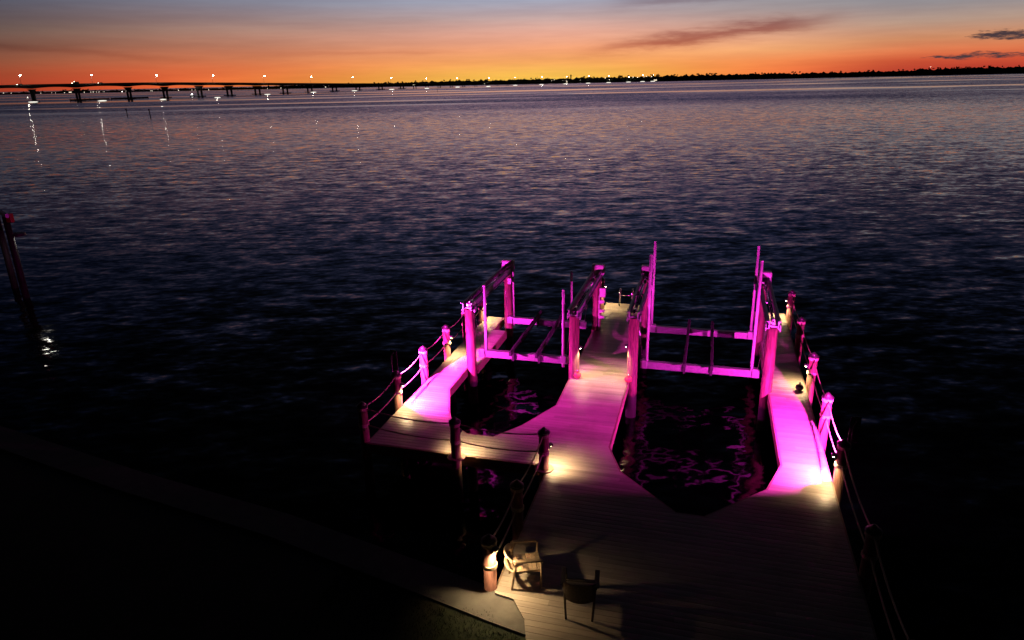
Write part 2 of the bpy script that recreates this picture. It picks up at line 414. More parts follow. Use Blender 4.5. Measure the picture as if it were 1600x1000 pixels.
for r in range(r0, int(28.05/PITCH_B)+1):
    ya, yb = r*PITCH_B + GAP/2, (r+1)*PITCH_B - GAP/2
    ya = max(ya, 8.2); yb = min(yb, 28.05)
    if yb - ya < .01: continue
    cuts = [ya] + [q for q in breaks if ya + .002 < q < yb - .002] + [yb]
    for a, c in zip(cuts, cuts[1:]):
        for fl, fr in spans((a+c)/2):
            e = 1e-5
            dk.prism([(fl(a+e), a), (fr(a+e), a), (fr(c-e), c), (fl(c-e), c)], -.028, 0)
dk.build('decking', M['deck'], dock)
# joists and fascia
fa = MB()
def board(p, q, z0=-.30, z1=-.012, th=.045, side=1):
    p = Vector((*p, 0)); q = Vector((*q, 0)); d = (q-p).normalized(); n = Vector((d.y, -d.x, 0))*side*th
    fa.prism([(p.x, p.y), (q.x, q.y), (q.x+n.x, q.y+n.y), (p.x+n.x, p.y+n.y)], z0, z1)
def runb(pts, side):
    for p, q in zip(pts, pts[1:]): board(p, q, side=side)
runb([(OUT_R, 8.2), (OUT_R, 28.06)], 1)
runb([(OUT_L, 14.64), (OUT_L, 25.26)], -1)
runb([(OUT_L-.04, 14.65), (-3.30, 14.65)], 1)
runb([(-3.32, 14.6), (-3.32, 10.2)], 1)
runb([(x, y) for y, x in LSL], 1); runb([(x, y) for y, x in LSR], -1); runb([(-5.87, 15.72), (-5.1, 15.72)], -1)
runb([(x, y) for y, x in RSL], 1); runb([(x, y) for y, x in RSR], -1); runb([(-.22, 13.38), (.40, 13.38)], -1)
runb([(OUT_L, 25.255), (-7.6, 25.255)], -1); runb([(-3.84, 28.055), (-2.08, 28.055)], -1); runb([(2.12, 28.055), (3.2, 28.055)], -1)
fa.build('fascia', M['fascia'], dock)
jo = MB()
for x, y0, y1 in [(-8.0, 14.9, 25.1), (-7.75, 14.9, 25.0), (-3.6, 15.0, 28.0), (-2.95, 10.4, 28.0), (-2.35, 10.4, 28.0), (2.45, 8.6, 28.0), (2.9, 8.6, 28.0), (-1.5, 9.6, 14.5), (-.6, 9.4, 13.6), (.4, 9.3, 13.2), (1.4, 9.2, 14.2), (-5.4, 14.8, 15.6), (-6.5, 14.8, 16.0)]:
    jo.box((x, (y0+y1)/2, -.155), (.05, y1-y0, .25))
jo.build('joists', M['joist'], dock)
for x, y in [(-7.9, 16.5), (-7.9, 20), (-7.9, 24), (-3.5, 17), (-2.5, 17), (-3.5, 23), (-2.5, 23), (2.7, 14), (2.7, 18), (2.7, 23), (-2.6, 12.5), (1.8, 12.5), (0, 12.6), (-5.5, 15.1)]:
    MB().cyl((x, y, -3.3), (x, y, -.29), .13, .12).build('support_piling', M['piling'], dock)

# ------------------------------------------------------------------ posts
WARM = (1.0, .70, .36)
def post(x, y, label, face=None, lamp=None, h=.97, watts=110, group='round piling posts carrying the rope rail', rad=.125, cone=128):
    p = thing('dock_post', label, 'post', wp(x, y, 0), group=group)
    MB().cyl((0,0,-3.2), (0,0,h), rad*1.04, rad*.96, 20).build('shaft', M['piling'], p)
    c = MB().cyl((0,0,h+.012), (0,0,h+.05), rad*1.22, rad*1.2, 20); c.cyl((0,0,h+.05), (0,0,h+.17), rad*1.12, .012, 20)
    c.build('cap', M['cap'], p)
    for z in (h-.035, .46):
        k = MB()
        for j in (-1, 0, 1): k.torus((0,0,z+j*.028), rad*1.03, .016)
        k.build('rope_collar', M['rope'], p)
    if y in (14.50, 14.48): MB().cyl((0,0,.003), (0,0,.02), rad*1.9, rad*1.8, 24).build('spill_disc', M['fascia'], p)  # added disc that stops lamp light spilling down the shaft
    if face:
        fx, fy = face; zl = lamp or .70
        f = MB().box((fx*(rad+.05), fy*(rad+.05), zl), (.11, .11, .05), Matrix.Rotation(math.atan2(fy, fx), 3, 'Z'), .008)
        f.box((fx*(rad+.01), fy*(rad+.01), zl-.02), (.05, .09, .12), Matrix.Rotation(math.atan2(fy, fx), 3, 'Z'), .006)
        f = f.build('downlight', M['housing'], p)
        MB().cyl((fx*(rad+.06), fy*(rad+.06), zl-.026), (fx*(rad+.06), fy*(rad+.06), zl-.040), .034, .03, 12).build('lens', M['lampw'], f)
        spot('downlight_lamp', (fx*(rad+.065), fy*(rad+.065), zl-.055), (fx*.30, fy*.30, -1), watts, WARM, cone, .8, f, .03)
    return p
FLOOD_W = 2300
def flood(p, loc, d):             # magenta floodlight tipped down with an added hanging plate that cuts its backward light
    d = Vector(d).normalized(); loc = Vector(loc); h = Vector((d.x, d.y, 0)).normalized()
    rz = Matrix.Rotation(math.atan2(h.y, h.x), 3, 'Z'); tilt = rz @ Matrix.Rotation(math.asin(-d.z), 3, 'Y')
    f = MB().box(loc - d*.025, (.04, .14, .11), tilt, .008)
    f.box(loc - h*.045 + Vector((0, 0, -.25)), (.01, .24, .66), rz, .003)
    sx = math.copysign(1, loc.x)
    f.tube([Vector((sx*.14, .06, .3)), Vector((sx*.14, .06, loc.z-.06)), Vector((loc.x, loc.y*.55, loc.z)), loc - h*.05], .016, 6)
    for z in (.45, .85): f.box((sx*.13, .05, z), (.07, .08, .03))
    f = f.build('flood_light', M['housing'], p)
    MB().box(loc + d*.002, (.012, .10, .08), tilt).build('lens', M['lampp'], f)
    L = bpy.data.lights.new('flood_lamp', 'AREA'); L.shape = 'RECTANGLE'; L.size = .06; L.size_y = .05
    L.energy = FLOOD_W; L.color = (1.0, .030, .68)
    o = bpy.data.objects.new('flood_lamp', L); COL.objects.link(o); o.location = loc + d*.015
    o.rotation_euler = d.to_track_quat('-Z', 'Y').to_euler(); o.parent = f
LEFT = [(14.76, 'red brown corner post on the left outer edge, nearest the shore', None), (16.88, 'amber lit post carrying the left magenta floodlight beside the white hot boards', (1, 0)),
        (18.9, 'post glowing magenta on the left finger, nearest the brightest boards', None), (20.95, 'left finger post with a warm downlight beside the near lift piling', (1, 0)),
        (22.9, 'dim red post half hidden behind the left near lift piling', None), (24.85, 'outermost post of the left finger with a warm downlight', (1, 0))]
lp = []
for y, lab, f in LEFT: lp.append(post(-8.37, y, lab, f))
flood(lp[1], (-.22, .45, 1.5), (.224, .975, -.6))
post(-5.70, 14.50, 'dark post at the middle of the front rope rail', (.3, .95), .66)
post(-3.42, 14.48, 'dark post at the inner corner where the front rope rail turns ashore', (.75, .66), .62)
post(-3.44, 12.1, 'dim post between the inner corner and the chairs', None)
post(-3.46, 10.2, 'amber lit post beside the wooden chair on the seawall', (.84, -.45), .90, watts=100, cone=150)
RIGHT = [(27.6, 'outermost post of the right finger with a warm downlight', (-1, 0)), (24.3, 'dark red post on the right finger behind the far lift piling', None),
         (20.95, 'right finger post with a warm downlight, seaward of the magenta glowing one', (-1, 0)), (18.05, 'post glowing solid magenta on the right finger', None),
         (15.5, 'post with the right magenta floodlight beside the white hot boards', (-1, 0)), (12.2, 'nearly black post on the right edge of the wide platform', None),
         (9.3, 'nearest right edge post beside the unlit boards, at the lower border', None)]
rp = []
for y, lab, f in RIGHT: rp.append(post(3.36, y, lab, f))
flood(rp[4], (.22, .32, 1.5), (-.235, .972, -.6))
post(-4.02, 27.5, 'plain taller post at the outer end of the centre walkway with a warm downlight', (1, 0), .90, h=1.12)

# ------------------------------------------------------------------ ropes
def rope(a, c, z, sag, label, group='sagging ropes strung between the posts'):
    p0 = Vector((*a, 0)); p1 = Vector((*c, 0)); d = (p1-p0); L = d.length; d.normalize()
    p0 = p0 + d*.12; p1 = p1 - d*.12
    root = wp(p0.x, p0.y, z); pts = []
    for i in range(15):
        s_ = i/14; q = p0.lerp(p1, s_); pts.append(wp(q.x, q.y, z - sag*4*s_*(1-s_)) - root)
    o = MB().tube(pts, .017, 7).build('rope', M['rope']); o.location = root
    tag(o, label, 'rope', group)
LY = [q[0] for q in LEFT]; RY = [q[0] for q in RIGHT]
lw = ['nearest the shore, from the red corner post', 'across the white hot boards', 'seaward of the magenta glowing post', 'passing behind the near lift piling', 'ending at the outermost left post']
for i in range(5):
    rope((-8.37, LY[i]), (-8.37, LY[i+1]), .935, .10, 'upper rope of the left finger ' + lw[i])
    rope((-8.37, LY[i]), (-8.37, LY[i+1]), .46, .07, 'lower rope of the left finger ' + lw[i])
rw = ['between its two outermost posts', 'between the dark red post and the downlight post', 'from the downlight post to the magenta glowing post', 'from the magenta glowing post to the floodlight post', 'from the floodlight post to the nearly black post', 'nearest the lower border of the photo']
for i in range(6):
    rope((3.36, RY[i]), (3.36, RY[i+1]), .935, .13, 'upper rope of the right edge ' + rw[i])
    rope((3.36, RY[i]), (3.36, RY[i+1]), .46, .09, 'lower rope of the right edge ' + rw[i])
fw = [((-8.37, 14.76), (-5.70, 14.50), 'on the front rail, left of its middle post'), ((-5.70, 14.50), (-3.42, 14.48), 'on the front rail, right of its middle post'),
      ((-3.42, 14.48), (-3.44, 12.1), 'running ashore from the inner corner post'), ((-3.44, 12.1), (-3.46, 10.2), 'ending at the amber lit post by the chair')]
for a, c, l in fw:
    rope(a, c, .935, .09, 'upper rope ' + l); rope(a, c, .46, .07, 'lower rope ' + l)

# ------------------------------------------------------------------ boat lifts
def lift(x0, x1, yn, yf, label, guides, bunks, extra=None, hn=2.05, lamp_piles=()):
    L = thing('boat_lift', label, 'boat lift', wp((x0+x1)/2, (yn+yf)/2, 0), group='boat lifts')
    cx, cy = (x0+x1)/2, (yn+yf)/2
    q = lambda x, y, z: (x-cx, y-cy, z)
    yb0, yb1 = yn+.15, yf-.95                         # crossbeams of the cradle
    zc = .50
    for sx, x in ((1, x0), (-1, x1)):
        for y in (yn, yf):
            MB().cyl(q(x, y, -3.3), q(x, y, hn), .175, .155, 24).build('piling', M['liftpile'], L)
        tb = MB()
        for off in (-.125, .125):                     # pair of channel beams
            tb.box(q(x+off, (yn+yf)/2, hn+.13), (.018, yf-yn+.5, .22))
            for dz in (.02, .24):
                tb.box(q(x+off+(.035 if off > 0 else -.035), (yn+yf)/2, hn+dz), (.06, yf-yn+.5, .016))
        for y in (yn-.1, yf+.1, (yn+yf)/2): tb.box(q(x, y, hn+.06), (.232, .12, .04))
        tb = tb.build('top_beam', M['alud'], L)
        dr = MB().cyl(q(x, yn-.18, hn+.16), q(x, yf+.18, hn+.16), .032, .032, 12)
        for y in (yb0, yb1): dr.cyl(q(x, y-.16, hn+.16), q(x, y+.16, hn+.16), .06, .06, 14)
        dr.build('drive_shaft', M['steel'], tb)
        for off in (-.20, .20): MB().box(q(x+off, yn-.02, hn+.0), (.02, .2, .20), None, .004).build('bracket', M['alu'], tb)
        mo = MB().box(q(x - sx*.02, yf+.16, hn+.26), (.46, .30, .40), None, .05)
        mo = mo.build('motor_cover', M['white'], L)
        MB().box(q(x+sx*.12, yf-.16, hn-.28), (.15, .14, .24), None, .02).build('gear_box', M['white'], L)
        for y in (yb0, yb1):
            MB().cyl(q(x+sx*.30, y, zc+.05), q(x+sx*.08, y, hn+.16), .008, .008, 6).build('cable', M['steel'], L)
    for y in (yb0, yb1):
        cb = MB().box(q(cx, y, zc-.02), (x1-x0-.46, .10, .20)); cb.box(q(cx, y, zc+.085), (x1-x0-.46, .17, .014)); cb.box(q(cx, y, zc-.125), (x1-x0-.46, .17, .014))
        for sx, x in ((1, x0), (-1, x1)): cb.box(q(x+sx*.36, y, zc), (.16, .20, .27), None, .01)
        cb.build('cradle_beam', M['alu'], L)
    for bx in bunks:
        bk = MB().box(q(bx, (yb0+yb1)/2, zc+.20), (.09, yb1-yb0+.9, .16), None, .02)
        for y in (yb0, yb1): bk.box(q(bx, y, zc-.02), (.07, .26, .30))
        bk.build('bunk', M['carpet'], L)
    for gx, gy, z0, z1 in guides:
        g = MB().cyl(q(gx, gy, z0), q(gx, gy, z1), .046, .046, 14)
        g.cyl(q(gx, gy, z1), q(gx, gy, z1+.03), .05, .03, 14)
        g.build('guide_pole', M['pvc'], L)
    for x, y, z, fx in lamp_piles:
        f = MB().box(q(x+fx*.20, y-.02, z), (.11, .11, .05), None, .008); f.box(q(x+fx*.17, y-.02, z-.02), (.04, .08, .12))
        f = f.build('downlight', M['housing'], L)
        MB().cyl(q(x+fx*.21, y-.02, z-.026), q(x+fx*.21, y-.02, z-.04), .034, .03, 12).build('lens', M['lampw'], f)
        spot('downlight_lamp', q(x+fx*.215, y-.02, z-.055), (fx*.35, 0, -1), 95, WARM, 130, .7, f, .03)
    return L, q
L1, q1 = lift(-7.20, -3.76, 20.15, 24.65, 'boat lift of the left slip with four pilings and three short guide poles',
     [(-6.72, 20.30, .42, 2.78), (-4.13, 20.25, .25, 2.80), (-4.55, 23.75, .4, 2.45), (-7.02, 24.75, -.1, 2.35)], (-5.78, -4.92), lamp_piles=((-3.76, 20.15, 1.02, 1),))
L2, q2 = lift(-1.94, 2.06, 20.35, 24.8, 'boat lift of the right slip with four pilings and tall guide poles',
     [(-1.52, 20.50, .40, 3.98), (-1.66, 23.9, .4, 3.62), (1.60, 20.50, .38, 3.95), (1.72, 23.9, .4, 3.6)], (-.36, .44), lamp_piles=((-1.94, 20.35, 1.12, -1),))
# electrical boxes on the far inner piling of the left lift
p = thing('switch_box', 'magenta lit electrical box with round switches on the far centre piling', 'electrical box', wp(-3.62, 24.5, .45))
MB().box((.10, -.02, 1.08), (.22, .14, .34), None, .02).build('cabinet', M['white'], p)
for z in (.72, .36, .12):
    k = MB().box((.04, -.02, z), (.13, .10, .13), None, .01); k.cyl((.10, -.02, z), (.17, -.02, z), .05, .05, 14)
    k.build('switch', M['white'], p)
MB().tube([(-.02, -.05, -.4), (-.02, -.05, .05), (-.02, -.05, .95)], .022, 8).build('conduit', M['pvc'], p)
# round rubber bumpers at deck level
for x, y, lab in [(-2.02, 20.05, 'round red bumper at the foot of the right lift near left piling'), (-3.62, 20.02, 'round red bumper at the foot of the left lift near right piling'), (3.02, 20.6, 'dark round bumper on the right finger edge by the downlight post')]:
    o = thing('dock_bumper', lab, 'bumper', wp(x, y, .11), group='round bumpers')
    bb = MB(); bb.ball((0,0,0), .12, 3, (1, .8, .9)); bb.cyl((0,0,.09), (0,0,.14), .03, .025, 10); bb.build('ball', M['bumper'] if x < 3 else M['cap'], o)
    MB().torus((0,0,.145), .03, .01, 14, 6).build('eye', M['steel'], o)

# ------------------------------------------------------------------ ladder at the end of the centre walkway
ld = thing('dock_ladder', 'metal ladder with two looped handrails at the far end of the centre walkway', 'ladder', wp(-3.02, 27.95, 0))
for sx in (-1, 1):
    pts = [(sx*.26, -.24, 0)] + [(sx*.26, -.24, .3), (sx*.26, -.24, .50)] + [(sx*.26, -.03 - .21*math.cos(a), .56 + .12*math.sin(a)) for a in [PI*k/8 for k in range(9)]] + [(sx*.26, .18, .4), (sx*.26, .18, -2.2)]
    MB().tube(pts, .024, 8).build('handrail', M['steel'], ld)
MB().tube([(-.26, -.20, .46), (.26, -.20, .46)], .018, 8).build('crossbar', M['steel'], ld)
for z in (-.35, -.65, -.95): MB().box((0, .18, z), (.50, .08, .035)).build('rung', M['steel'], ld)

# ------------------------------------------------------------------ chairs
def chair(label, loc, ang, wood, fab, slats=False, name='garden_chair'):
    # local: +x is the sitter's forward direction
    c = thing(name, label, 'chair', loc, ang - TH, 'chairs on the shore end of the dock')
    st = MB()
    for k in range(6): st.box((-.20+.085*k, 0, .415 - .004*(5-k)), (.075, .50, .025), None, .004)
    st.box((0, 0, .385), (.42, .05, .03)); st.box((0.02, .22, .38), (.5, .03, .05)); st.box((.02, -.22, .38), (.5, .03, .05))
    st.build('seat', wood, c)
    n = 12
    def panel(i0, i1, lo_add, hi_add):                # a piece of the gently wrapped back
        secs = []
        for i in range(i0, i1+1):
            a = math.radians(-52 + 104*i/n); y = .40*math.sin(a); x = -.02 - .30*math.cos(a)
            nx, ny = -math.cos(a), math.sin(a); top = hi_add - .05*abs(math.sin(a)); lo = lo_add - .05*math.cos(a); ln = -.07
            secs.append([Vector((x, y*.82, lo)), Vector((x+nx*.028, (y+ny*.028)*.82, lo)), Vector((x+nx*.028+ln, (y+ny*.028)*.82, top)), Vector((x+ln, y*.82, top))])
        return secs
    bk = MB()
    if slats:
        bk.ribbon(panel(0, n, .665, .705)); bk.ribbon(panel(0, n, .44, .47))
        for i in (0, 3, 6, 9, 11): bk.ribbon(panel(i, i+1, .465, .67))
    else: bk.ribbon(panel(0, n, .44, .84))
    bk.build('backrest', fab, c)
    for s_ in (-1, 1):
        ar = MB().tube([(-.26, s_*.285, .66), (-.08, s_*.305, .655), (.12, s_*.305, .645), (.25, s_*.29, .63), (.27, s_*.275, .60)], .02, 8)
        ar.box((0, s_*.30, .665), (.46, .075, .022), None, .006)
        ar.build('armrest', wood, c)
        MB().cyl((.25, s_*.25, 0), (.25, s_*.275, .64), .018, .024, 10).build('leg', wood, c)
        MB().cyl((-.30, s_*.23, 0), (-.22, s_*.27, .66), .018, .024, 10).build('leg', wood, c)
    return c
chair('amber lit slatted chair with its back to the glowing post on the seawall', wp(-2.84, 10.50, 0), math.radians(22), M['chair'], M['chair'], True)
chair('dark chair in silhouette seen from behind, right of the lit slatted chair', wp(-1.72, 10.02, 0), math.radians(97), M['chaird'], M['chaird'])

# ------------------------------------------------------------------ neighbour's lift pilings, left edge
nb = thing('boat_lift', 'dark lift frame of two slim pilings standing in the water at the left border', 'boat lift', wp(-34.2, 26.7, 0))
MB().cyl((0,0,-2.5), (0,0,3.0), .17, .15, 16).build('piling', M['darkpile'], nb)
MB().cyl((-2.35,1.35,-2.5), (-2.35,1.35,2.9), .17, .15, 16).build('piling', M['darkpile'], nb)
MB().box((-2.2, 1.26, 3.1), (6.2, .14, .20), Matrix.Rotation(-.52, 3, 'Z')).build('top_beam', M['alud'], nb)
MB().box((.34, -.05, 2.95), (.34, .2, .45), None, .03).build('motor_cover', M['red'], nb)
hd = MB().cyl((0,.42,1.93), (0,.42,2.06), .38, .34, 20, caps=False).cyl((0,.42,2.05), (0,.42,2.07), .345, .33, 20).cyl((0,.1,2.08), (0,.42,2.08), .02, .02, 8).build('lamp_hood', M['housing'], nb)
ln = MB(); ln.ball((0,.42,2.0), .10, 2, (1.6,1.6,.6)); ln.build('lens', M['neigh'], hd)
spot('hood_lamp', (0,.42,1.94), (0,0,-1), 30, (1,.92,.8), 165, .5, hd, .06)

# ------------------------------------------------------------------ the bridge
def interp(tab, x):
    for (a, p), (c, q) in zip(tab, tab[1:]):
        if a <= x <= c: return p + (q-p)*(x-a)/(c-a)
    return tab[0][1] if x < tab[0][0] else tab[-1][1]
VT = [(-420, 24.2), (-200, 21.4), (0, 19.2), (58, 18.6), (128, 17.8), (208, 16.9), (265, 16.2), (319, 15.5), (366, 14.8), (410, 14.0), (453, 13.1), (491, 12.3), (529, 11.5), (565, 10.8), (600, 10.2), (633, 9.6), (700, 9.0), (800, 8.2), (900, 7.4), (1024, 6.6)]
ZT = [(-420, 12), (-200, 13.6), (58, 14.6), (208, 14.8), (265, 14.5), (366, 13.2), (480, 11.2), (600, 8.6), (700, 6.6), (800, 5.8), (1024, 5.5)]
BX = [-420, -330, -240, -165, -95, -22, 58, 128, 208, 265, 319, 366, 410, 453, 491, 529, 565, 600, 633]
x = 633
while x < 1018:
    x += 19 if x < 760 else 15
    BX.append(x)
CL = [sea(px, interp(VT, px)) for px in BX]
bridge = thing('bridge', 'long dark concrete bridge crossing the bay and descending toward the far shore', 'bridge', CL[8].copy(), 0)
o0 = CL[8]
BWID = 12.5
def nrm(i):
    d = (CL[min(i+1, len(CL)-1)] - CL[max(i-1, 0)]); d.z = 0; d.normalize(); n = Vector((-d.y, d.x, 0))
    return n if n.y > 0 else -n                        # points away from the camera
gi, pa, pb_ = MB(), MB(), MB(); secs, ps, ps2 = [], [], []
for i in range(len(CL)-1):
    for k in range(6):
        s_ = k/6; c = CL[i].lerp(CL[i+1], s_) - o0; px = BX[i] + (BX[i+1]-BX[i])*s_
        n = (nrm(i).lerp(nrm(i+1), s_)).normalized(); zt = interp(ZT, px)
        h = 1.7 + (1.1 if px < 300 else .5 if px < 640 else .2)*(abs(2*s_-1)**2.2)
        if px > 640: h = 1.3
        P = lambda off, z: c + n*off + Vector((0, 0, z))
        secs.append([P(0, zt), P(BWID, zt), P(BWID, zt-.4), P(BWID-2.2, zt-h), P(2.2, zt-h), P(0, zt-.4)])
        ps.append([P(0, zt), P(.3, zt), P(.3, zt+.95), P(0, zt+.95)]); ps2.append([P(BWID-.3, zt), P(BWID, zt), P(BWID, zt+.95), P(BWID-.3, zt+.95)])
gi.ribbon(secs); gi.build('girder', M['bridge'], bridge); pa.ribbon(ps); pa.build('parapet', M['bridge'], bridge); pb_.ribbon(ps2); pb_.build('parapet', M['bridge'], bridge)
for i, (c, px) in enumerate(zip(CL, BX)):
    n = nrm(i); d = Vector((n.y, -n.x, 0)); c = c - o0; zt = interp(ZT, px) - (3.3 if px < 300 else 2.5 if px < 640 else 1.2)
    ang = math.atan2(n.y, n.x); R3 = Matrix.Rotation(ang, 3, 'Z'); P = lambda off, z, al=0: c + n*off + d*al + Vector((0, 0, z))
    b = MB(); big = px < 640
    mid = BWID/2; w_, th = (5.2, 1.5) if big else (5.2, .8)
    hh = min(3.2, zt*.4) if big else .8
    def blk(z0, z1, a0, a1, t0, t1, m0=mid):          # tapered block across the bridge
        b.ribbon([[P(m0-a0, z0, -t0), P(m0+a0, z0, -t0), P(m0+a0, z0, t0), P(m0-a0, z0, t0)], [P(m0-a1, z1, -t1), P(m0+a1, z1, -t1), P(m0+a1, z1, t1), P(m0-a1, z1, t1)]])
    blk(zt-hh*.6, zt, 4.4, w_, th*.55, th*1.5 if big else th)
    if big: blk(zt-hh, zt-hh*.6, 4.0, 4.4, th*.5, th*.55)
    for off in (-3.1, 3.1): blk(.5, zt-hh, .75 if big else .5, .85 if big else .5, .75 if big else .5, .75 if big else .5, mid+off)
    blk(-1, .9 if big else .3, 7.2 if big else 3.6, 7.2 if big else 3.6, 2.2 if big else 1.0, 2.2 if big else 1.0)
    b.build('pier', M['bridge'], bridge)
# fender walls either side of the channel
for pxa, pxb, lab in ((110, 171, 'low dark timber fender wall at the foot of the second visible bridge pier'), (174, 232, 'low dark timber fender wall at the foot of the third visible bridge pier')):
    a = sea(pxa, interp(VT, pxa)+.6); c = sea(pxb, interp(VT, pxb)+.6); f = thing('bridge_fender', lab, 'fender', a, 0, 'fender walls of the bridge channel')
    d = c-a; n = Vector((-d.y, d.x, 0)).normalized()*.4
    MB().ribbon([[-n+Vector((0,0,.5)), n+Vector((0,0,.5)), n+Vector((0,0,2.0)), -n+Vector((0,0,2.0))], [d-n+Vector((0,0,.5)), d+n+Vector((0,0,.5)), d+n+Vector((0,0,2.0)), d-n+Vector((0,0,2.0))]]).build('rail', M['joist'], f)
    k = MB()
    for i in range(9): q_ = d*(i/8); k.cyl(q_ + Vector((0,0,-2)), q_ + Vector((0,0,2.5)), .3, .3, 8)
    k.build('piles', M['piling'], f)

# street lamps on the near parapet
proto = None
LAMPS = [(40, 23.4), (150, 23.4), (249, 22.4), (336, 22.0), (415, 21.2), (487, 20.4), (551, 19.2), (611, 18), (666, 16.2), (714, 15.4), (763, 15.4), (804, 15.4), (846, 15.2), (884, 15.2), (919, 15), (950, 15), (981, 15), (1003, 15), (1019, 15)]
for i, (px, zl) in enumerate(LAMPS):
    zt = interp(ZT, px)
    o = thing('street_lamp', 'lit street lamp on the bridge, %s' % (('%s from the left border' % ['first', 'second', 'third', 'fourth', 'fifth', 'sixth', 'seventh', 'eighth'][i]) if i < 8 else 'one of the far row over the low causeway'), 'street lamp', sea(px, interp(VT, px), zt), 0, 'street lamps along the bridge')
    if i >= 8: o['label'] = 'tiny lit street lamp in the far row over the low end of the bridge'
    j = min(range(len(BX)), key=lambda q_: abs(BX[q_]-px)); n = nrm(j); H = zl-zt
    pl = MB().cyl((0,0,-.3), (0,0,H-.6), .14, .09, 8)
    pl.tube([Vector((0,0,H-.6)), -n*.5 + Vector((0,0,H-.15)), -n*1.6 + Vector((0,0,H+.05))], .06, 6); pl.build('pole', M['pole'], o)
    ang = math.atan2(n.y, n.x)
    hd = MB().box(-n*2.0 + Vector((0,0,H+.08)), (1.2, .6, .16), Matrix.Rotation(ang, 3, 'Z'), .05).build('lamp_head', M['pole'], o)
    l = MB(); sc = 1 if i < 8 else .85
    vv = l.ball((0,0,0), .46*sc, 2, (1.25, 1.0, .75)); bmesh.ops.translate(l.b, vec=-n*2.0 + Vector((0,0,H-.22)), verts=vv)
    l.build('lens', M['street'], hd)

# added glowing shapes for the pools the street lamps cast on the water
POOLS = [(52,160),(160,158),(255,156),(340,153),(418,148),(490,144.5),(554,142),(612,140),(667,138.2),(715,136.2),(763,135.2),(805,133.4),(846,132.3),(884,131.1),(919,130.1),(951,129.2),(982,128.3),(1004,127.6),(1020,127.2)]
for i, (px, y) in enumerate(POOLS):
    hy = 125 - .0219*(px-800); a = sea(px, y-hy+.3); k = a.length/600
    o = thing('lamp_pool_glow', 'added glow for the lamp light pool on the water %s' % ('before the %s street lamp of the bridge' % ['first', 'second', 'third', 'fourth', 'fifth', 'sixth', 'seventh', 'eighth'][i] if i < 8 else 'in the far row of the low bridge end'), 'light', a, math.atan2(-a.x, a.y), 'added glows for lamp pools along the bridge foot')
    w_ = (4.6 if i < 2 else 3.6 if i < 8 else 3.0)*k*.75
    MB().box((0, .5, .1), (w_*1.7, 1.0, .5), None, .1).build('float', M['housing'], o)  # added dark base under the glow
    l = MB(); l.ball((0, -.1, .55), 1, 3, (w_*.85, .6, .32*k)); l.build('lens', M['pool'], o)  # glowing ellipsoid in place of the lit water, no lamp here

# ------------------------------------------------------------------ far shore
VS = [(-500, 5.4), (0, 5.6), (300, 5.8), (600, 6.3), (800, 6.8), (1080, 7.3), (1600, 7.3), (2200, 7.0)]
TT = [(-500, 7), (0, 6.0), (60, 6.6), (92, 6.0), (100, 9.2), (135, 9.8), (150, 6.4), (280, 6.6), (292, 8.6), (298, 6.6), (400, 7.0), (440, 9.2), (500, 9.5), (600, 10.5), (700, 12.6), (800, 11.8), (900, 12.6), (960, 12), (1000, 13), (1080, 13), (1300, 12.2), (1420, 12.6), (1440, 14.5), (1500, 15.2), (1545, 16), (1600, 15.5), (2200, 14)]
sh = MB(); secs = []
px = -500
while px <= 2200:
    a = sea(px, interp(VS, px)); d = a.normalized()
    secs.append([a + Vector((0,0,-.5)), a + d*6 + Vector((0,0,1.0)), a + d*900 + Vector((0,0,2.0)), a + d*900 + Vector((0,0,-.5))])
    px += 25
sh.ribbon(secs); tag(sh.build('far_shore', M['soil']), kind='structure')
_t = bmesh.new(); bmesh.ops.create_icosphere(_t, subdivisions=1, radius=1); _t.verts.ensure_lookup_table()
ICO_V = [v.co.copy() for v in _t.verts]; ICO_F = [[v.index for v in f.verts] for f in _t.faces]; _t.free()
class Blobs:                      # many small lumps in one mesh
    def __init__(s): s.v = []; s.f = []
    def lump(s, c, sc, jit=.25):
        k = len(s.v)
        for p in ICO_V:
            j_ = random.uniform(1-jit, 1+jit); s.v.append((c.x+p.x*sc[0]*j_, c.y+p.y*sc[1]*j_, c.z+p.z*sc[2]*j_))
        s.f += [[i+k for i in f] for f in ICO_F]
    def build(s, name, mat, parent=None):
        me = bpy.data.meshes.new(name); me.from_pydata(s.v, [], s.f); me.materials.append(mat)
        o = bpy.data.objects.new(name, me); COL.objects.link(o)
        if parent: o.parent = parent
        return o
ft = Blobs()
px = -480.0
while px < 2150:
    top = interp(TT, px)
    for row in range(3):
        a = sea(px + random.uniform(-3, 3), interp(VS, px)); d = a.normalized(); a = a + d*(10 + row*22 + random.uniform(-6, 6))
        h = top*random.uniform(.78, 1.06) * (1 if row else .8); r = h*random.uniform(.34, .55)
        ft.lump(a + Vector((0,0,h*.58)), (r*1.25, r, h*.42)); ft.lump(a + Vector((0,0,h*.25)), (r*1.5, r, h*.35))
    if random.random() < .3:                           # a taller crown now and then
        a = sea(px, interp(VS, px)); a = a + a.normalized()*40
        for k in range(4):
            q_ = random.uniform(.8, 1.8); ft.lump(a + Vector((random.uniform(-2, 2), 0, top*random.uniform(.95, 1.16))), (q_, q_, q_))
    px += 3.6
tag(ft.build('far_trees', M['foliage']), kind='stuff')
